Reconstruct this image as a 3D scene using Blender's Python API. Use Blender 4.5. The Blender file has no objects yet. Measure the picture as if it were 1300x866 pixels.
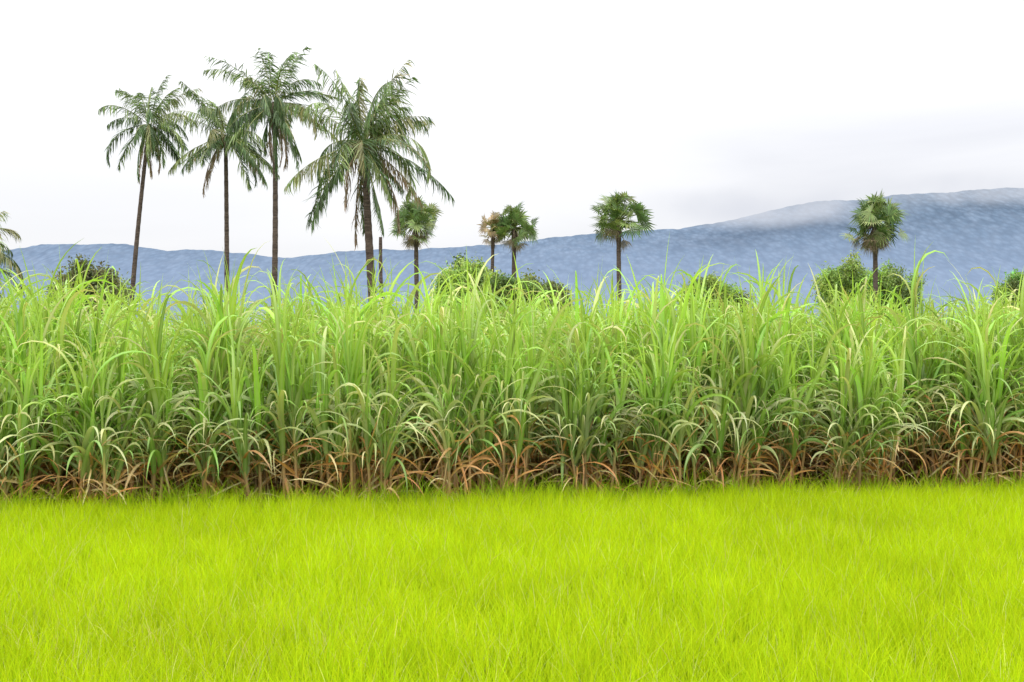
import bpy, math, random
import numpy as np
from mathutils import Vector, noise
random.seed(5); R=np.random.default_rng(5)
scene=bpy.context.scene
CAMZ=2.3; F=1805.6
def wx(px,d): return (px-650)/F*d
def wz(py,d): return CAMZ+(433-py)/F*d

# ---------------- materials ----------------
def newmat(name):
    m=bpy.data.materials.new(name); m.use_nodes=True
    nt=m.node_tree; nt.nodes.clear(); return m,nt
def N(nt,t,**k):
    n=nt.nodes.new(t)
    for a,b in k.items(): setattr(n,a,b)
    return n
def leafmat(name,transl=0.3,rough=0.5,nscale=1.5,var=0.25,objvar=0.15,spec=0.4,tint=(1.15,1.1,0.7)):
    m,nt=newmat(name); L=nt.links.new
    at=N(nt,'ShaderNodeAttribute',attribute_name='Col')
    geo=N(nt,'ShaderNodeNewGeometry')
    no=N(nt,'ShaderNodeTexNoise'); no.inputs['Scale'].default_value=nscale; no.inputs['Detail'].default_value=3
    L(geo.outputs['Position'],no.inputs['Vector'])
    mr=N(nt,'ShaderNodeMapRange'); mr.inputs['From Min'].default_value=0.3; mr.inputs['From Max'].default_value=0.7
    mr.inputs['To Min'].default_value=1-var; mr.inputs['To Max'].default_value=1+var
    L(no.outputs['Fac'],mr.inputs['Value'])
    oi=N(nt,'ShaderNodeObjectInfo')
    mr2=N(nt,'ShaderNodeMapRange'); mr2.inputs['To Min'].default_value=1-objvar; mr2.inputs['To Max'].default_value=1+objvar
    L(oi.outputs['Random'],mr2.inputs['Value'])
    mu=N(nt,'ShaderNodeMath',operation='MULTIPLY'); L(mr.outputs[0],mu.inputs[0]); L(mr2.outputs[0],mu.inputs[1])
    vm=N(nt,'ShaderNodeVectorMath',operation='SCALE'); L(at.outputs['Color'],vm.inputs[0]); L(mu.outputs[0],vm.inputs['Scale'])
    p=N(nt,'ShaderNodeBsdfPrincipled'); p.inputs['Roughness'].default_value=rough
    p.inputs['Specular IOR Level'].default_value=spec
    L(vm.outputs[0],p.inputs['Base Color'])
    tr=N(nt,'ShaderNodeBsdfTranslucent')
    vt=N(nt,'ShaderNodeVectorMath',operation='MULTIPLY'); L(vm.outputs[0],vt.inputs[0]); vt.inputs[1].default_value=tint
    L(vt.outputs[0],tr.inputs['Color'])
    mx=N(nt,'ShaderNodeMixShader'); mx.inputs[0].default_value=transl
    L(p.outputs[0],mx.inputs[1]); L(tr.outputs[0],mx.inputs[2])
    o=N(nt,'ShaderNodeOutputMaterial'); L(mx.outputs[0],o.inputs['Surface'])
    return m
def noisemat(name,c1,c2,scale,rough=0.9,stretch=(1,1,1),bump=0.0,c3=None,scale2=None,lo=.35,hi=.65,haze_tint=None):
    m,nt=newmat(name); L=nt.links.new
    geo=N(nt,'ShaderNodeNewGeometry'); mp=N(nt,'ShaderNodeMapping'); mp.inputs['Scale'].default_value=stretch
    L(geo.outputs['Position'],mp.inputs['Vector'])
    no=N(nt,'ShaderNodeTexNoise'); no.inputs['Scale'].default_value=scale; no.inputs['Detail'].default_value=8; no.inputs['Roughness'].default_value=0.65
    L(mp.outputs[0],no.inputs['Vector'])
    cr=N(nt,'ShaderNodeValToRGB'); cr.color_ramp.elements[0].position=lo; cr.color_ramp.elements[1].position=hi
    cr.color_ramp.elements[0].color=(*c1,1); cr.color_ramp.elements[1].color=(*c2,1)
    L(no.outputs['Fac'],cr.inputs[0]); col=cr.outputs[0]
    if c3:
        n2=N(nt,'ShaderNodeTexNoise'); n2.inputs['Scale'].default_value=scale2; n2.inputs['Detail'].default_value=4
        L(mp.outputs[0],n2.inputs['Vector'])
        r2=N(nt,'ShaderNodeMapRange'); r2.inputs['From Min'].default_value=0.42; r2.inputs['From Max'].default_value=0.62; r2.inputs['To Max'].default_value=0.5
        L(n2.outputs['Fac'],r2.inputs['Value'])
        mx=N(nt,'ShaderNodeMix',data_type='RGBA'); L(r2.outputs[0],mx.inputs['Factor']); L(col,mx.inputs['A']); mx.inputs['B'].default_value=(*c3,1)
        col=mx.outputs['Result']
    if haze_tint:
        hc,z0,z1,mxf=haze_tint
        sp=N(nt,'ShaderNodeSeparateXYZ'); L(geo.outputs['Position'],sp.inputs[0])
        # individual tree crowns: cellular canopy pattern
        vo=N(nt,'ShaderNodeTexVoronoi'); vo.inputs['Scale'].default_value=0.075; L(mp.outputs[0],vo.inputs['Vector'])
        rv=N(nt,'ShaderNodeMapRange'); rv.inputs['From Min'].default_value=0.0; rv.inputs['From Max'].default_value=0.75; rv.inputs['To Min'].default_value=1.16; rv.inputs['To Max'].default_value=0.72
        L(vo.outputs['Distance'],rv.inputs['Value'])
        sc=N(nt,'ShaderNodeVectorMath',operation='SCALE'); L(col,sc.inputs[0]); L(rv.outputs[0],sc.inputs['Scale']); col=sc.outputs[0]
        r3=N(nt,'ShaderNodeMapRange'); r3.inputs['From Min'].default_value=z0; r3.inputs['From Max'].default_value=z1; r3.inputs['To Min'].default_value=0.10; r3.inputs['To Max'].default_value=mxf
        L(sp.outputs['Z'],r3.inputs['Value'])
        mx=N(nt,'ShaderNodeMix',data_type='RGBA'); L(r3.outputs[0],mx.inputs['Factor']); L(col,mx.inputs['A']); mx.inputs['B'].default_value=(*hc,1)  # aerial haze painted into the base colour, stronger lower down
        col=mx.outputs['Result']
    p=N(nt,'ShaderNodeBsdfPrincipled'); p.inputs['Roughness'].default_value=rough; p.inputs['Specular IOR Level'].default_value=0.1
    if haze_tint: p.inputs['Specular IOR Level'].default_value=0.0
    L(col,p.inputs['Base Color'])
    if bump:
        b=N(nt,'ShaderNodeBump'); b.inputs['Strength'].default_value=0.8; b.inputs['Distance'].default_value=bump
        L(no.outputs['Fac'],b.inputs['Height']); L(b.outputs[0],p.inputs['Normal'])
    o=N(nt,'ShaderNodeOutputMaterial'); L(p.outputs[0],o.inputs['Surface'])
    return m

M_rice=leafmat('rice_leaf',0.45,0.7,0.5,0.07,0.02,0.1,(1.1,1.05,0.6))
M_cane=leafmat('cane_leaf',0.30,0.42,1.2,0.14,0.14,0.45)
M_palm=leafmat('palm_leaf',0.22,0.45,1.2,0.3,0.05,0.45)
M_tree=leafmat('tree_leaf',0.3,0.6,0.5,0.3,0.1,0.3)
M_bark=noisemat('palm_bark',(0.055,0.042,0.036),(0.16,0.12,0.10),3.0,0.9,(1,1,6),0.03)
M_ground=noisemat('field_soil_and_grass',(0.05,0.09,0.02),(0.10,0.17,0.03),0.3,0.95,(1,1,1),0,(0.13,0.11,0.05),0.05)
M_mud=noisemat('paddy_floor',(0.08,0.16,0.01),(0.16,0.28,0.02),2.0,0.95)
M_bund=noisemat('bund_soil',(0.10,0.06,0.035),(0.24,0.15,0.08),5.0,0.95)
M_hill=noisemat('forested_hill_painted_haze',(0.072,0.112,0.160),(0.140,0.188,0.250),0.035,1.0,(1,.22,1.0),0,(0.085,0.130,0.185),0.006,.40,.60,haze_tint=((0.175,0.225,0.320),420,110,0.70))  # bluish tones put distance haze into the hill colour

# ---------------- mesh builder ----------------
class MB:
    def __init__(s): s.v=[];s.f=[];s.c=[];s.m=[];s.n=0
    def add(s,v,f,c,mi=0):
        v=np.asarray(v,float).reshape(-1,3); f=np.asarray(f,int).reshape(-1,4)
        c=np.asarray(c,float)
        if c.ndim==1: c=np.tile(c,(len(v),1))
        s.v.append(v); s.f.append(f+s.n); s.c.append(c); s.m.append(np.full(len(f),mi)); s.n+=len(v)
    def mesh(s,name,mats,smooth=True):
        v=np.concatenate(s.v); f=np.concatenate(s.f); c=np.concatenate(s.c); mi=np.concatenate(s.m)
        me=bpy.data.meshes.new(name)
        me.vertices.add(len(v)); me.vertices.foreach_set('co',v.ravel())
        me.loops.add(f.size); me.loops.foreach_set('vertex_index',f.ravel().astype(np.int32))
        me.polygons.add(len(f)); me.polygons.foreach_set('loop_start',np.arange(0,f.size,4,dtype=np.int32))
        me.polygons.foreach_set('material_index',mi.astype(np.int32))
        if smooth: me.polygons.foreach_set('use_smooth',np.ones(len(f),bool))
        a=me.color_attributes.new('Col','FLOAT_COLOR','POINT')
        a.data.foreach_set('color',np.concatenate([np.clip(c,0,1),np.ones((len(c),1))],1).astype(np.float32).ravel())
        for m in mats: me.materials.append(m)
        me.update(calc_edges=True); me.validate()
        return me
    def obj(s,name,mats,smooth=True,parent=None):
        o=bpy.data.objects.new(name,s.mesh(name,mats,smooth)); scene.collection.objects.link(o)
        if parent: o.parent=parent
        return o
def empty(name,loc=(0,0,0)):
    e=bpy.data.objects.new(name,None); scene.collection.objects.link(e); e.location=loc; return e

def ribbons(mb,base,az,e0,bend,length,width,nseg,c0,c1,power=1.6,fold=0.0,rib=None,twist=None,taper=2.5,mi=0,azbend=None,basew=0.5):
    base=np.asarray(base,float); n=len(base)
    s=np.linspace(0,1,nseg+1)[None,:]
    pw=np.asarray(power,float); pw=pw[:,None] if pw.ndim==1 else pw
    az=np.asarray(az)[:,None]; e=np.asarray(e0)[:,None]-np.asarray(bend)[:,None]*s**pw
    A=az+(0 if azbend is None else np.asarray(azbend)[:,None]*s**1.5)
    L=np.asarray(length)[:,None]/nseg
    d=np.stack([np.cos(e)*np.cos(A),np.cos(e)*np.sin(A),np.sin(e)],-1)
    p=np.zeros((n,nseg+1,3)); p[:,0]=base
    p[:,1:]=base[:,None,:]+np.cumsum((d[:,:-1]+d[:,1:])*0.5*L[...,None],1)
    side=np.stack([-np.sin(A),np.cos(A),0*A],-1)*np.ones((n,nseg+1,1))
    up=np.cross(d,side)
    if twist is not None:
        t=np.asarray(twist)
        t=t[:,None] if t.ndim==1 else t
        t=t*np.ones((1,nseg+1))
        side,up=side*np.cos(t)[...,None]+up*np.sin(t)[...,None], up*np.cos(t)[...,None]-side*np.sin(t)[...,None]
    w=np.asarray(width)[:,None]*np.minimum(1,basew+s*4)*np.maximum(0.03,1-s**taper)*0.5
    w=w[...,None]
    col=(np.asarray(c0)[:,None,:]*(1-s[...,None])+np.asarray(c1)[:,None,:]*s[...,None])
    if fold:
        a=p-side*w+up*w*fold*-1; b=p; c=p+side*w-up*w*fold
        v=np.stack([a,b,c],2); k=3
        rc=col if rib is None else col*0.55+np.asarray(rib)*0.45
        cc=np.stack([col,rc,col],2)
    else:
        v=np.stack([p-side*w,p+side*w],2); k=2; cc=np.stack([col,col],2)
    idx=np.arange(n*(nseg+1)*k).reshape(n,nseg+1,k)
    f=np.stack([idx[:,:-1,:-1],idx[:,:-1,1:],idx[:,1:,1:],idx[:,1:,:-1]],-1)
    mb.add(v.reshape(-1,3),f.reshape(-1,4),cc.reshape(-1,3),mi)
    return p,d
def tube(mb,pts,rad,nn,col,mi=0):
    pts=np.asarray(pts,float); rad=np.asarray(rad,float)*np.ones(len(pts))
    t=np.gradient(pts,axis=0); t/=np.linalg.norm(t,axis=1)[:,None]+1e-9
    ref=np.array([0.13,0.99,0.05]); a=np.cross(t,ref); a/=np.linalg.norm(a,axis=1)[:,None]; b=np.cross(t,a)
    th=np.linspace(0,2*np.pi,nn,endpoint=False)
    v=pts[:,None]+rad[:,None,None]*(a[:,None]*np.cos(th)[None,:,None]+b[:,None]*np.sin(th)[None,:,None])
    m=len(pts); idx=np.arange(m*nn).reshape(m,nn); nx=np.roll(idx,-1,1)
    f=np.stack([idx[:-1],nx[:-1],nx[1:],idx[1:]],-1)
    mb.add(v.reshape(-1,3),f.reshape(-1,4),np.asarray(col),mi)
def U(a,b,n=None): return R.uniform(a,b,n)
def jit(c,n,v=0.15,h=0.06):
    c=np.array(c); return c[None,:]*(1+R.normal(0,v,(n,1)))*(1+R.normal(0,h,(n,3)))

# ---------------- ground ----------------
mb=MB(); S=9000
mb.add([(-S,-S,0),(S,-S,0),(S,S,0),(-S,S,0)],[(0,1,2,3)],(1,1,1)); mb.obj('ground',[M_ground])
ANG=math.atan(0.186); ca,sa=math.cos(ANG),math.sin(ANG)
def fld(u,v):
    return (u*ca-v*sa, 17.8+u*sa+v*ca)
mb=MB()
q=[fld(-26,-26),fld(26,-26),fld(26,-0.3),fld(-26,-0.3)]
mb.add([(x,y,0.01) for x,y in q],[(0,1,2,3)],(1,1,1)); mb.obj('paddy_ground',[M_mud])
mb=MB(); us=np.linspace(-26,26,160); vs=[-0.55,-0.35,-0.1,0.2,0.5,30]; hs=[-0.02,0.15,0.27,0.3,0.3,0.3]
vv=[]
for u in us:
    for v,h in zip(vs,hs):
        j=0.06*noise.noise(Vector((u*1.5,v,0))); x,y=fld(u,v+j); vv.append((x,y,h+(0.05*noise.noise(Vector((u*2,v*3,4))) if 0<h<0.3 else 0)))
idx=np.arange(len(vv)).reshape(len(us),len(vs))
mb.add(vv,np.stack([idx[:-1,:-1],idx[1:,:-1],idx[1:,1:],idx[:-1,1:]],-1),(1,1,1)); mb.obj('earth_bund',[M_bund])

# ---------------- rice ----------------
rice=empty('rice_field')
rm=[]
T=1.5
for k in range(6):
    mb=MB(); nc=300; per=15; n=nc*per
    cx=np.repeat(U(-T/2,T/2,nc),per)+R.normal(0,0.026,n); cy=np.repeat(U(-T/2,T/2,nc),per)+R.normal(0,0.026,n)
    hh=np.repeat(U(0.78,1.10,nc),per); hc=np.repeat(1+R.normal(0,.09,nc),per)[:,None]
    c=jit((0.385,0.585,0.006),n,0.11,0.05)*hc; tip=jit((0.53,0.68,0.012),n,0.11,0.05)*hc
    pale=R.random(n)<0.035; c[pale]=jit((0.62,0.66,0.12),pale.sum()); tip[pale]=jit((0.74,0.71,0.3),pale.sum())
    ribbons(mb,np.stack([cx,cy,np.full(n,0.05)],1),U(0,6.283,n),U(1.28,1.57,n),U(0.0,1.0,n),hh*U(0.36,0.56,n),U(0.0055,0.0095,n),4,c*0.78,tip,power=2.4,twist=U(-1.5,1.5,n),taper=2.0)
    rm.append(mb.mesh('rice_patch',[M_rice]))
for iu in range(-16,17):
    for iv in range(0,15):
        u=iu*T+0.2; v=-0.95-iv*T
        if abs(u)>24: continue
        x,y=fld(u,v)
        if y>4 and abs(x)>y*0.36+7: continue
        o=bpy.data.objects.new('rice_patch',random.choice(rm)); scene.collection.objects.link(o); o.parent=rice
        o.location=(x,y,0); o.rotation_euler=(0,0,ANG+random.choice([0,1,2,3])*math.pi/2)
        o.scale=(1.04,1.04,U(0.94,1.03))
mb=MB(); n=1100
cx=R.normal(-2.2,1.0,n); cy=R.normal(9.6,1.1,n)
c=jit((0.62,0.62,0.20),n,.15); ribbons(mb,np.stack([cx,cy,U(.15,.25,n)],1),U(0,6.283,n),U(0.8,1.5,n),U(0.1,1.1,n),U(0.22,0.36,n),U(0.003,0.006,n),4,c,c*1.1,power=1.8,twist=U(-1,1,n))
o=mb.obj('drying_blades',[M_rice]); o.parent=rice
mb=MB(); nc=620; per=14; n=nc*per; uu=np.repeat(U(-13,13,nc),per)+R.normal(0,.04,n); vv_=np.repeat(-0.28+R.normal(0,.15,nc),per)+R.normal(0,.04,n)
P=np.array([fld(a,b) for a,b in zip(uu,vv_)])
ribbons(mb,np.stack([P[:,0],P[:,1],np.full(n,0.08)],1),U(0,6.283,n),U(1.1,1.5,n),U(.2,1.3,n),np.repeat(U(.7,1.5,nc),per)*U(.36,.55,n),U(.006,.011,n),5,jit((0.22,0.40,0.015),n),jit((0.40,0.58,0.03),n),power=2,twist=U(-1.5,1.5,n))
mb.obj('paddy_edge_grass',[M_rice])

# ---------------- sugarcane ----------------
cane=empty('sugarcane_field')
def stool(seed):
    mb=MB(); ns=5
    for k in range(ns):
        a=U(0,6.28); r=U(0.03,0.28); b=np.array([r*math.cos(a),r*math.sin(a),-0.03])
        lean=U(0.0,0.16); la=a+U(-.6,.6); H=U(1.0,1.7)
        t=np.linspace(0,1,9)[:,None]
        pts=b+np.concatenate([np.cos(la)*np.sin(lean)*t**1.3*H,np.sin(la)*np.sin(lean)*t**1.3*H,t*H],1)
        sc=np.array([[0.42,0.20,0.10],[0.46,0.30,0.14],[0.42,0.40,0.13],[0.26,0.36,0.08]])
        cc=np.array([sc[min(3,int(i/9*5.0))] for i in range(9)])*U(0.7,1.25)
        tube(mb,pts,np.linspace(0.024,0.015,9),6,np.repeat(cc,6,0))
        def at(z):
            q=np.clip(np.asarray(z)/H,0,1)[:,None]
            return b+np.concatenate([np.cos(la)*np.sin(lean)*q**1.3*H,np.sin(la)*np.sin(lean)*q**1.3*H,q*H],1)
        n=9; f=np.clip(np.linspace(0,1,n)+R.normal(0,.03,n),0,1)
        z=H*(0.34+0.66*f)
        pl=U(0,3.14); az=pl+np.where(np.arange(n)%2==0,0,math.pi)+R.normal(0,0.45,n)
        e0=np.radians(68+16*f+R.normal(0,6,n)); bend=np.radians(np.clip(158-45*f+R.normal(0,36,n),10,172))
        ln=U(1.0,1.75,n)*(0.88+0.12*f)
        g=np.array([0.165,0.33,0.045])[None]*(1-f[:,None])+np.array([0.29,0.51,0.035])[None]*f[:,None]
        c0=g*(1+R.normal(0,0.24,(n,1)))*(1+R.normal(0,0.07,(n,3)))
        tip=c0*1.12; dr=R.random(n)<0.22; tip[dr]=jit((0.60,0.56,0.22),dr.sum())
        pw=R.random(n)<0.24; c0[pw]=c0[pw]*0.5+np.array([0.44,0.52,0.26])*0.5
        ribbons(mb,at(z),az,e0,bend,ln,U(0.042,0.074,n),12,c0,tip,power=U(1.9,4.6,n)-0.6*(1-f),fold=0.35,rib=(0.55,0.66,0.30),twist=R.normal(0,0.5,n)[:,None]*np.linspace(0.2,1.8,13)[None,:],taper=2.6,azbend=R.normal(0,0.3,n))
        n=3; ribbons(mb,at(np.full(n,H)),U(0,6.28,n),np.radians(U(80,89,n)),np.radians(np.array([8,40,120])+U(-6,20,n)),U(1.0,1.5,n),U(0.03,0.05,n),10,jit((0.29,0.49,0.035),n,.1),jit((0.41,0.60,0.05),n,.1),power=3.0,fold=0.5,rib=(0.5,0.62,0.25),twist=U(-2,2,n),taper=2.0,azbend=R.normal(0,0.3,n))
        n=4; c=jit((0.34,0.45,0.15),n,.2,.08); t2=jit((0.62,0.62,0.30),n,.15)
        ribbons(mb,at(H*U(.34,.70,n)),U(0,6.28,n),np.radians(U(55,82,n)),np.radians(U(130,168,n)),U(.9,1.5,n),U(.04,.068,n),11,c,t2,power=U(1.2,2.6,n),fold=0.4,rib=(0.55,0.6,0.33),twist=R.normal(0,0.7,n)[:,None]*np.linspace(0.2,2,12)[None,:],azbend=R.normal(0,0.3,n))
        kinds=np.array([(0.56,0.25,0.09),(0.66,0.41,0.17),(0.80,0.66,0.36),(0.50,0.31,0.14),(0.70,0.35,0.12),(0.78,0.70,0.36)])
        n=3; z=H*U(0.2,0.6,n); c0=kinds[R.integers(0,6,n)]*(1+R.normal(0,.2,(n,1))); c1=kinds[R.integers(0,6,n)]*1.1
        ribbons(mb,at(z),U(0,6.28,n),np.radians(U(40,85,n)),np.radians(U(110,172,n)),U(0.45,1.05,n),U(0.02,0.045,n),8,c0,c1,power=U(.5,1.6,n),fold=0.5,twist=R.normal(0,0.8,n)[:,None]*np.linspace(0.2,2.5,9)[None,:],taper=2.5,azbend=R.normal(0,0.5,n))
        n=6; z=H*U(0.05,0.62,n); c0=kinds[R.integers(0,6,n)]*(1+R.normal(0,.2,(n,1))); c1=kinds[R.integers(0,6,n)]*1.1
        e_=np.radians(U(-80,65,n))
        ribbons(mb,at(z),U(0,6.28,n),e_,np.minimum(np.radians(U(5,50,n)),e_+1.55),np.where(e_<0,np.minimum(U(.4,.9,n),z*1.05+.05),U(.4,.95,n)),U(0.016,0.04,n),5,c0,c1,power=1.3,fold=0.4,twist=R.normal(0,0.9,n),taper=3)
    return mb.mesh('cane_stool',[M_cane])
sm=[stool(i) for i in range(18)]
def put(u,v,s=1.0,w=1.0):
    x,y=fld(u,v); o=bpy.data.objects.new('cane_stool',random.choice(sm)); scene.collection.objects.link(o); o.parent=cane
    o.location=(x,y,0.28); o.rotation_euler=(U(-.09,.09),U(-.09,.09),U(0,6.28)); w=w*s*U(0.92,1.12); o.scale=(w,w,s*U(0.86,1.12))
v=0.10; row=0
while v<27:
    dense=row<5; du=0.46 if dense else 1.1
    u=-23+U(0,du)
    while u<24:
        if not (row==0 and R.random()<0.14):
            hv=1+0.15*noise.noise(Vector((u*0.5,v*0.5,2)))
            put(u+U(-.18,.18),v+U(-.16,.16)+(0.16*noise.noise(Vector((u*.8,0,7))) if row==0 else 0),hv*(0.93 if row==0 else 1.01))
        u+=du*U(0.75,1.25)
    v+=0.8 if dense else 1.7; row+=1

# ---------------- coconut palms ----------------
def coconut(px_base,px_top,py_top,d,flen,nf,seed,rad=0.14,wind=0.0,emin=-50,curve=0.0,coc=True):
    global R; R=np.random.default_rng(seed)
    bx=wx(px_base,d); tx=wx(px_top,d); tz=wz(py_top,d)
    root=empty('coconut_palm',(bx,d,0))
    mb=MB(); t=np.linspace(0,1,60)
    xs=(tx-bx)*(t**1.0)+curve*np.sin(t*math.pi); ys=0.3*np.sin(t*2.2)
    rr=rad*(1.25-0.45*t+0.5*np.exp(-t*18))*(1+0.05*np.sin(np.arange(60)*2.4))
    rr[-5:]*=[1.0,1.05,1.15,1.2,1.0]
    tube(mb,np.stack([xs,ys,t*tz],1),rr,10,(1,1,1)); mb.obj('trunk',[M_bark],parent=root)
    top=np.array([tx-bx,ys[-1],tz])
    mb=MB()
    f=(np.arange(nf)+0.5)/nf
    az=np.arange(nf)*2.39996+U(-.6,.6,nf)
    e0=np.radians(np.minimum(80,84-(84-emin)*f**1.0+R.normal(0,13,nf))); bend=np.radians(np.maximum(22,28+55*(np.cos(e0))+R.normal(0,26,nf)))
    bend=np.where(np.degrees(e0)<-10,np.radians(35),bend)
    ln=flen*U(0.78,1.12,nf)*np.where(f<0.16,0.78,1)
    azb=-wind*np.sin(az)+R.normal(0,.25,nf)
    ns=20
    base=top+np.stack([np.cos(az)*.1,np.sin(az)*.1,0.12-0.25*f],1)
    dead=(f>0.90)
    cs=np.where(dead[:,None],np.array([[0.28,0.2,0.11]]),np.array([[0.28,0.30,0.10]]))
    p,dd=ribbons(mb,base,az,e0,bend,ln,np.full(nf,0.07),ns,cs,cs,power=1.7,fold=0.8,taper=1.5,azbend=azb)
    for i in range(nf):
        m=56; s=np.linspace(0.13,1,m)
        q=s*ns; k=np.minimum(q.astype(int),ns-1); fr=(q-k)[:,None]
        pos=p[i][k]*(1-fr)+p[i][k+1]*fr; T_=dd[i][k]*(1-fr)+dd[i][k+1]*fr
        A=az[i]+azb[i]*s**1.5; sd=np.stack([-np.sin(A),np.cos(A),0*A],1)
        drf=U(0.1,1.4)+(0.6 if dead[i] else 0); roll=R.normal(0,.5)
        upv=np.cross(T_,sd)
        for sg in (-1,1):
            lenl=flen*0.26*np.clip(np.sin(np.pi*(0.16+0.76*s))**0.6,0.3,1)*U(0.6,1.2,m)
            ang=np.radians(58-34*s+R.normal(0,14,m))[:,None]
            sd2=sd*math.cos(roll)+upv*math.sin(roll)
            D=T_*np.cos(ang)+sg*sd2*np.sin(ang)+np.array([wind*0.5,0,0])+np.stack([0*s,0*s,-(drf+R.normal(0,.2,m))],1)
            D/=np.linalg.norm(D,axis=1)[:,None]
            e=np.arcsin(np.clip(D[:,2],-1,1)); a2=np.arctan2(D[:,1],D[:,0])
            gap=np.array([noise.noise(Vector((float(x_)*7,i*3.1+sg,seed))) for x_ in s])
            K=(R.random(m)>(0.35 if dead[i] else 0.06))&(gap>-0.34)
            if dead[i]: c=jit((0.28,0.21,0.14),m,.2)
            else:
                bc=np.array((0.095,0.155,0.058)) if f[i]>0.3 else np.array((0.125,0.20,0.06))
                rr_=R.random()
                if rr_<0.28: bc=np.array((0.21,0.28,0.095))
                elif rr_<0.40: bc=np.array((0.32,0.32,0.15))
                c=jit(bc,m,.25)
            ribbons(mb,pos[K],a2[K],e[K],U(0.2,1.2,m)[K],lenl[K],np.full(m,0.052)[K]*U(.8,1.2,m)[K],3,c[K],(c*1.2)[K],power=1.2,twist=U(-1.1,1.1,m)[K],taper=2)
    mb.obj('crown',[M_palm],parent=root)
    mb=MB()
    for i in range(9):
        a=U(0,6.28); c=top+np.array([math.cos(a)*.27,math.sin(a)*.27,-0.25-U(0,.3)])
        t=np.linspace(-1,1,7); tube(mb,c+np.stack([0*t,0*t,t*.14],1),0.11*np.sqrt(np.maximum(0.01,1-t*t)),8,jit((0.2,0.2,0.06),1)[0])
    for i in range(12):
        a=U(0,6.28); b=top+np.array([[math.cos(a)*.12,math.sin(a)*.12,-0.1]])
        ribbons(mb,b,[a],[0.1],[1.5],[U(.5,1.1)],[0.07],6,[(0.17,0.12,0.08)],[(0.14,0.1,0.07)],power=.7,fold=.4)
    mb.obj('coconuts_and_fibre',[M_palm],parent=root)
    return root
coconut(160,188,156,72,2.9,30,11,0.115,0.35,-75,curve=-0.15)
coconut(288,285,170,66,3.05,30,12,0.115,0.4,-68)
coconut(344,347,128,60,3.05,32,13,0.12,0.5,-78,curve=0.08)
coconut(482,461,178,52,3.45,38,27,0.15,0.45,-58,curve=-0.05)
coconut(-42,-45,314,60,3.0,24,15,0.12,0.3,-40)

# ---------------- palmyra palms ----------------
def palmyra(px,px_top,py_top,d,rad,seed,ndead=10,nf=34,name='palmyra_palm',browny=0,tr=1.0):
    global R; R=np.random.default_rng(seed)
    bx=wx(px,d); tx=wx(px_top,d); tz=wz(py_top,d)
    root=empty(name,(bx,d,0)); mb=MB(); t=np.linspace(0,1,40)
    rr=0.22*(1.15-0.3*t+0.5*np.exp(-t*15))*(1+0.04*np.sin(np.arange(40)*2.1)); rr[-6:]*=1.25
    tube(mb,np.stack([(tx-bx)*t,0*t,t*tz],1),rr*tr,10,(1,1,1)); mb.obj('trunk',[M_bark],parent=root)
    top=np.array([tx-bx,0,tz]); mb=MB()
    tot=nf+ndead
    for i in range(tot):
        deadl=i>=nf; f=i/nf if not deadl else 1
        az=i*2.39996+U(-.4,.4); e=math.radians(90-125*f+R.normal(0,13)) if not deadl else math.radians(U(-80,-35))
        u=np.array([math.cos(e)*math.cos(az),math.cos(e)*math.sin(az),math.sin(e)])
        pl=rad*U(0.32,0.84)*(0.8 if deadl else 1); fr=rad*U(0.40,0.54)*(0.9 if deadl else 1)
        hub=top+u*pl+np.array([0,0,-0.06*rad])
        tube(mb,np.array([top,top+u*pl*.5+[0,0,0.03],hub]),[0.06,0.045,0.035],4,(0.22,0.26,0.08) if not deadl else (0.2,0.15,0.09))
        s=np.cross(u,[0,0,1]); s/=np.linalg.norm(s)+1e-6; w=np.cross(s,u)
        ro=R.normal(0,0.8); s,w=s*math.cos(ro)+w*math.sin(ro),w*math.cos(ro)-s*math.sin(ro)
        pt=R.normal(0.0,0.6); u2=u*math.cos(pt)+w*math.sin(pt)
        m=20; th=np.linspace(-1.9,1.9,m)*(0.5 if deadl else 1); dl=(th[1]-th[0])*0.45
        rl=fr*U(.75,1.2,m)*(1-0.12*(th/2.2)**2)
        def dirv(a): return np.cos(a)[:,None]*u2+np.sin(a)[:,None]*s
        cup=0.22*w
        mid1=hub+dirv(th-dl)*rl[:,None]*.58+cup*fr*.5; mid2=hub+dirv(th+dl)*rl[:,None]*.58+cup*fr*.5
        tip=hub+dirv(th)*rl[:,None]+cup*fr*.6+np.array([0,0,-0.16*fr])+R.normal(0,0.04,(m,3))
        h=np.tile(hub,(m,1))
        v=np.stack([h,mid1,tip,mid2],1).reshape(-1,3)
        rb=R.random(); base=np.array((0.12,0.20,0.06)) if rb>.5 else (np.array((0.21,0.29,0.09)) if rb>.12 else np.array((0.31,0.37,0.14)))
        if deadl: base=np.array((0.28,0.22,0.14))
        elif R.random()<browny: base=np.array((0.36,0.27,0.13))
        mb.add(v,np.arange(m*4).reshape(m,4),np.repeat(jit(base,m,.2),4,0))
    mb.obj('crown',[M_palm],smooth=False,parent=root)
    return root
palmyra(530,528,286,130,2.45,21,15,46)
palmyra(623,626,290,135,1.7,22,14,24,browny=.6,tr=.8)
palmyra(651,653,290,135,2.3,23,10,44)
palmyra(787,785,281,130,2.7,24,6,46)
palmyra(1112,1111,284,125,2.8,25,24,52)

R=np.random.default_rng(3)
root=MB(); d=60; t=np.linspace(0,1,30); tube(root,np.stack([0.03*np.sin(t*5),0*t,t*wz(301,d)],1),0.085*(1.1-0.25*t)*(1+0.06*np.sin(np.arange(30)*1.9)),9,(1,1,1))
o=root.obj('dead_palm_trunk',[M_bark]); o.location=(wx(484,d),d,0)

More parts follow.
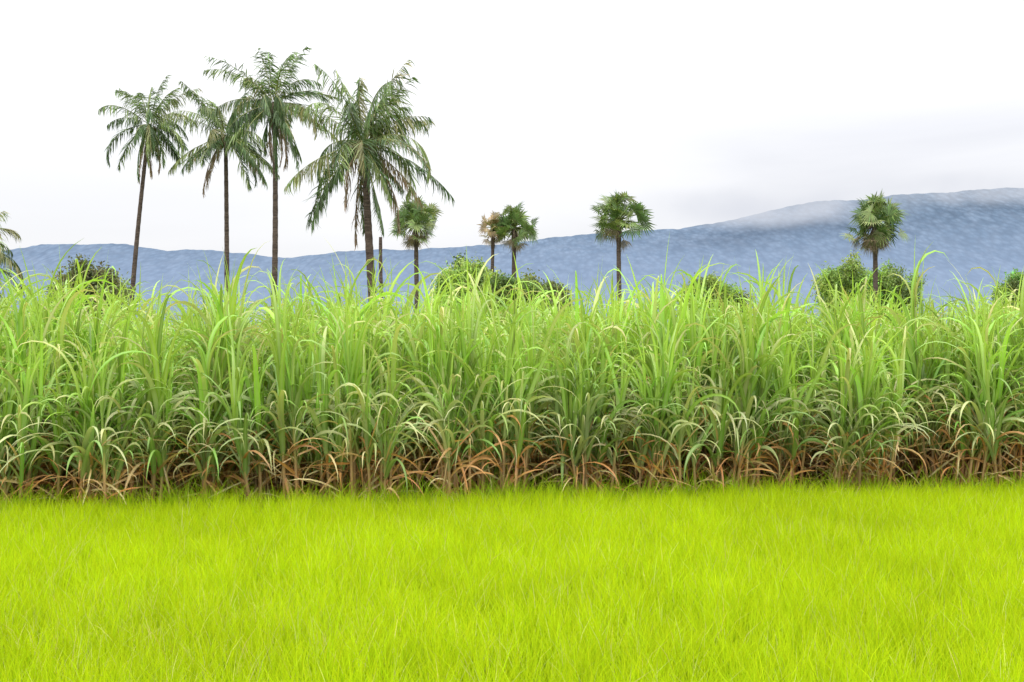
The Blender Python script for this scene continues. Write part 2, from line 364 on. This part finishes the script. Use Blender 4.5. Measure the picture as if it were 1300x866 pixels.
# ---------------- broadleaf trees ----------------
def tree(px,pw,py,d,seed,col,name='broadleaf_tree',nl=11,leafs=17000):
    global R; R=np.random.default_rng(seed)
    H=wz(py,d); W=pw/F*d; root=empty(name,(wx(px,d),d,0)); mb=MB(); lf=MB()
    lobes=[]
    for i in range(nl):
        fx=(i/(nl-1)-.5)*.82*W+U(-.05,.05)*W
        top=H*(1-0.22*(abs(fx)/W*2)**2)*U(.84,1.0); rz=H*U(.06,.14)
        lobes.append((np.array([fx,U(-.3,.3)*W,top-rz]),np.array([W*U(.08,.15),W*U(.12,.2),rz])))
        lobes.append((np.array([fx*.9,U(-.3,.3)*W,top-rz*2.6]),np.array([W*U(.13,.19),W*U(.15,.2),rz*1.5])))
    tr=np.stack([0.1*np.sin(np.linspace(0,3,8)),0*np.linspace(0,1,8),np.linspace(0,H*.55,8)],1)
    tube(mb,tr,np.linspace(.28,.14,8),8,(1,1,1))
    for c,r in lobes:
        t=np.linspace(0,1,6)[:,None]; st=tr[4]; pts=st*(1-t)+c*t+np.array([0,0,.4])*np.sin(t*3.14)
        tube(mb,pts,np.linspace(.09,.02,6),6,(1,1,1))
    mb.obj('trunk_and_limbs',[M_bark],parent=root)
    for c,r in lobes:
        n=leafs//len(lobes); ncl=max(8,n//14)
        q=R.normal(0,1,(ncl,3)); q/=np.linalg.norm(q,axis=1)[:,None]; q*=U(.45,1.2,(ncl,1))
        lc=jit(col,1,.22,.08)[0]
        cc=c+q*r; cb=jit(lc,ncl,.25,.08)
        P=np.repeat(cc,14,0)+R.normal(0,.24,(ncl*14,3)); C=np.repeat(cb,14,0)*(1+R.normal(0,.15,(ncl*14,1)))
        n=len(P); sz=U(.07,.16,n)[:,None]
        a=R.normal(0,1,(n,3)); a/=np.linalg.norm(a,axis=1)[:,None]; b=R.normal(0,1,(n,3)); b=np.cross(a,b); b/=np.linalg.norm(b,axis=1)[:,None]
        v=np.stack([P-a*sz,P-b*sz*.5,P+a*sz,P+b*sz*.5],1).reshape(-1,3)
        lf.add(v,np.arange(n*4).reshape(n,4),np.repeat(C,4,0))
    lf.obj('foliage',[M_tree],smooth=False,parent=root)
G1=(0.22,0.32,0.09); G2=(0.29,0.40,0.11); G3=(0.22,0.26,0.11)
tree(112,106,331,90,31,G3)
tree(590,78,321,118,33,G2); tree(655,80,344,100,34,G1); tree(700,46,352,105,35,G3)
tree(905,80,347,110,37,G1)
tree(1075,80,320,132,39,G2); tree(1128,74,330,134,40,G1); tree(1292,50,347,110,41,G1)

# ---------------- hills ----------------
def hills(name,prof,D,y0,y1,amp,nx,ny,seed):
    pxs=np.array([a for a,b in prof]); pys=np.array([b for a,b in prof])
    X=np.linspace(wx(-500,D),wx(1900,D),nx); Hh=np.interp(X/D*F+650,pxs,(433-pys)/F*D+CAMZ)
    Hh=np.convolve(np.pad(Hh,12,mode='edge'),np.ones(25)/25,mode='valid')
    ys=np.concatenate([np.linspace(y0,D,ny),np.linspace(D,y1,ny//5)[1:]])
    v=np.zeros((len(ys),nx,3))
    for j,y in enumerate(ys):
        g=((y-y0)/(D-y0)) if y<=D else max(0,1-(y-D)/(y1-D))
        for i,x in enumerate(X):
            spur=noise.fractal(Vector((x/300+seed+y/1500,y/1900,seed)),1.0,2.0,2)
            ridge=min(1,max(0,(g-.90)/.09))
            fine=noise.noise(Vector((x/45,y/250,seed)))+0.8*noise.noise(Vector((x/15,y/60,seed)))
            h=Hh[i]*(g**1.2)+amp*spur*math.sin(min(g,1)*math.pi)+(2.6*ridge)*fine+7*noise.noise(Vector((x/130,7,seed)))*ridge
            v[j,i]=(x,y,h if g>0 else -5)
    idx=np.arange(len(ys)*nx).reshape(len(ys),nx); m=MB()
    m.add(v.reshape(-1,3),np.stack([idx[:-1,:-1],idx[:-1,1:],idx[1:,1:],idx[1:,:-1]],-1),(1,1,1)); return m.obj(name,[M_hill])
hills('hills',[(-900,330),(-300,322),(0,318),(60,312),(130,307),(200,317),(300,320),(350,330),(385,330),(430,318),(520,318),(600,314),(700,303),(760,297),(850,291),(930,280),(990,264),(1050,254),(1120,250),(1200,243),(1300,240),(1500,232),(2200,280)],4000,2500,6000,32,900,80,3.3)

def cloud(px,py,pw,ph,D,dens,seed):
    bpy.ops.mesh.primitive_uv_sphere_add(segments=24,ring_count=12,radius=1,location=(wx(px,D),D,wz(py,D)))
    o=bpy.context.object; o.name='low_cloud'; o.scale=(pw/F*D/2,200,ph/F*D/2)
    m,nt=newmat('cloud_vapour'); L=nt.links.new
    tc=N(nt,'ShaderNodeTexCoord'); ln=N(nt,'ShaderNodeVectorMath',operation='LENGTH'); L(tc.outputs['Object'],ln.inputs[0])
    fo=N(nt,'ShaderNodeMapRange'); fo.interpolation_type='SMOOTHSTEP'; fo.inputs['From Min'].default_value=1.0; fo.inputs['From Max'].default_value=0.0; L(ln.outputs['Value'],fo.inputs['Value'])
    geo=N(nt,'ShaderNodeNewGeometry'); no=N(nt,'ShaderNodeTexNoise'); no.inputs['Scale'].default_value=0.008; no.inputs['Detail'].default_value=4; L(geo.outputs['Position'],no.inputs['Vector'])
    nr=N(nt,'ShaderNodeMapRange'); nr.inputs['From Min'].default_value=.34; nr.inputs['From Max'].default_value=.66; L(no.outputs['Fac'],nr.inputs['Value'])
    mu=N(nt,'ShaderNodeMath',operation='MULTIPLY'); L(fo.outputs[0],mu.inputs[0]); L(nr.outputs[0],mu.inputs[1])
    mu2=N(nt,'ShaderNodeMath',operation='MULTIPLY'); L(mu.outputs[0],mu2.inputs[0]); mu2.inputs[1].default_value=dens
    va=N(nt,'ShaderNodeVolumeAbsorption'); va.inputs['Color'].default_value=(0,0,0,1); L(mu2.outputs[0],va.inputs['Density'])
    ve=N(nt,'ShaderNodeEmission'); ve.inputs['Color'].default_value=(.74,.765,.84,1); L(mu2.outputs[0],ve.inputs['Strength'])  # emission stands in for daylight scattered inside the cloud
    ad=N(nt,'ShaderNodeAddShader'); L(va.outputs[0],ad.inputs[0]); L(ve.outputs[0],ad.inputs[1])
    oo=N(nt,'ShaderNodeOutputMaterial'); L(ad.outputs[0],oo.inputs['Volume'])
    o.data.materials.append(m)
cloud(970,264,460,70,3720,0.013,1)
cloud(1240,240,460,60,3750,0.009,2)

# ---------------- sky ----------------
w=bpy.data.worlds.new('World'); scene.world=w; w.use_nodes=True; nt=w.node_tree; nt.nodes.clear(); L=nt.links.new
SE=math.radians(58)
sky=N(nt,'ShaderNodeTexSky',sky_type='NISHITA'); sky.sun_disc=False; sky.sun_elevation=SE
tc=N(nt,'ShaderNodeTexCoord'); sp=N(nt,'ShaderNodeSeparateXYZ'); L(tc.outputs['Generated'],sp.inputs[0])
mp=N(nt,'ShaderNodeMapping'); mp.inputs['Scale'].default_value=(1,1,4.0); mp.inputs['Location'].default_value=(0.4,0.2,0.1); L(tc.outputs['Generated'],mp.inputs['Vector'])
no=N(nt,'ShaderNodeTexNoise'); no.inputs['Scale'].default_value=2.6; no.inputs['Detail'].default_value=6; no.inputs['Roughness'].default_value=.5; no.inputs['Distortion'].default_value=.3; L(mp.outputs[0],no.inputs['Vector'])
band=N(nt,'ShaderNodeMapRange'); band.interpolation_type='SMOOTHSTEP'; band.inputs['From Min'].default_value=0.25; band.inputs['From Max'].default_value=0.09; L(sp.outputs['Z'],band.inputs['Value'])
rt=N(nt,'ShaderNodeMapRange'); rt.interpolation_type='SMOOTHSTEP'; rt.inputs['From Min'].default_value=-0.1; rt.inputs['From Max'].default_value=0.33; rt.inputs['To Min'].default_value=0.35; rt.inputs['To Max'].default_value=1.0
L(sp.outputs['X'],rt.inputs['Value'])
cn=N(nt,'ShaderNodeMapRange'); cn.inputs['From Min'].default_value=.36; cn.inputs['From Max'].default_value=.64; L(no.outputs['Fac'],cn.inputs['Value'])
cn2=N(nt,'ShaderNodeMath',operation='MULTIPLY_ADD'); cn2.inputs[1].default_value=.7; cn2.inputs[2].default_value=.3; L(cn.outputs[0],cn2.inputs[0])
m1=N(nt,'ShaderNodeMath',operation='MULTIPLY'); L(band.outputs[0],m1.inputs[0]); L(rt.outputs[0],m1.inputs[1])
m2=N(nt,'ShaderNodeMath',operation='MULTIPLY'); L(m1.outputs[0],m2.inputs[0]); L(cn2.outputs[0],m2.inputs[1])
mix=N(nt,'ShaderNodeMix',data_type='RGBA'); L(m2.outputs[0],mix.inputs['Factor']); mix.inputs['A'].default_value=(0.985,0.985,1.0,1); mix.inputs['B'].default_value=(0.70,0.71,0.765,1)
zr=N(nt,'ShaderNodeMapRange'); zr.inputs['From Min'].default_value=0; zr.inputs['From Max'].default_value=1; zr.inputs['To Min'].default_value=0.93; zr.inputs['To Max'].default_value=2.9; L(sp.outputs['Z'],zr.inputs['Value'])
b1=N(nt,'ShaderNodeBackground'); L(mix.outputs['Result'],b1.inputs[0]); L(zr.outputs[0],b1.inputs[1])
b2=N(nt,'ShaderNodeBackground'); L(sky.outputs[0],b2.inputs[0]); b2.inputs[1].default_value=0.12
ms=N(nt,'ShaderNodeMixShader'); ms.inputs[0].default_value=0.05; L(b1.outputs[0],ms.inputs[1]); L(b2.outputs[0],ms.inputs[2])
wo=N(nt,'ShaderNodeOutputWorld'); L(ms.outputs[0],wo.inputs[0])
sl=bpy.data.lights.new('sun','SUN'); sl.energy=1.2; sl.angle=math.radians(15); sl.color=(1,0.96,0.88)
so=bpy.data.objects.new('sun',sl); scene.collection.objects.link(so)
sd=Vector((-math.cos(SE)*0.5,-math.cos(SE)*0.866,math.sin(SE)))
so.rotation_euler=sd.to_track_quat('Z','Y').to_euler()
sky.sun_rotation=math.atan2(sd.x,sd.y)

# ---------------- camera ----------------
cd=bpy.data.cameras.new('camera'); cd.lens=50; cd.sensor_width=36; cd.clip_end=20000; cd.clip_start=0.1
co=bpy.data.objects.new('camera',cd); scene.collection.objects.link(co); co.location=(0,0,CAMZ); co.rotation_euler=(math.radians(90),0,0)
scene.camera=co
scene.view_settings.view_transform='Standard'; scene.view_settings.look='None'; scene.view_settings.exposure=0
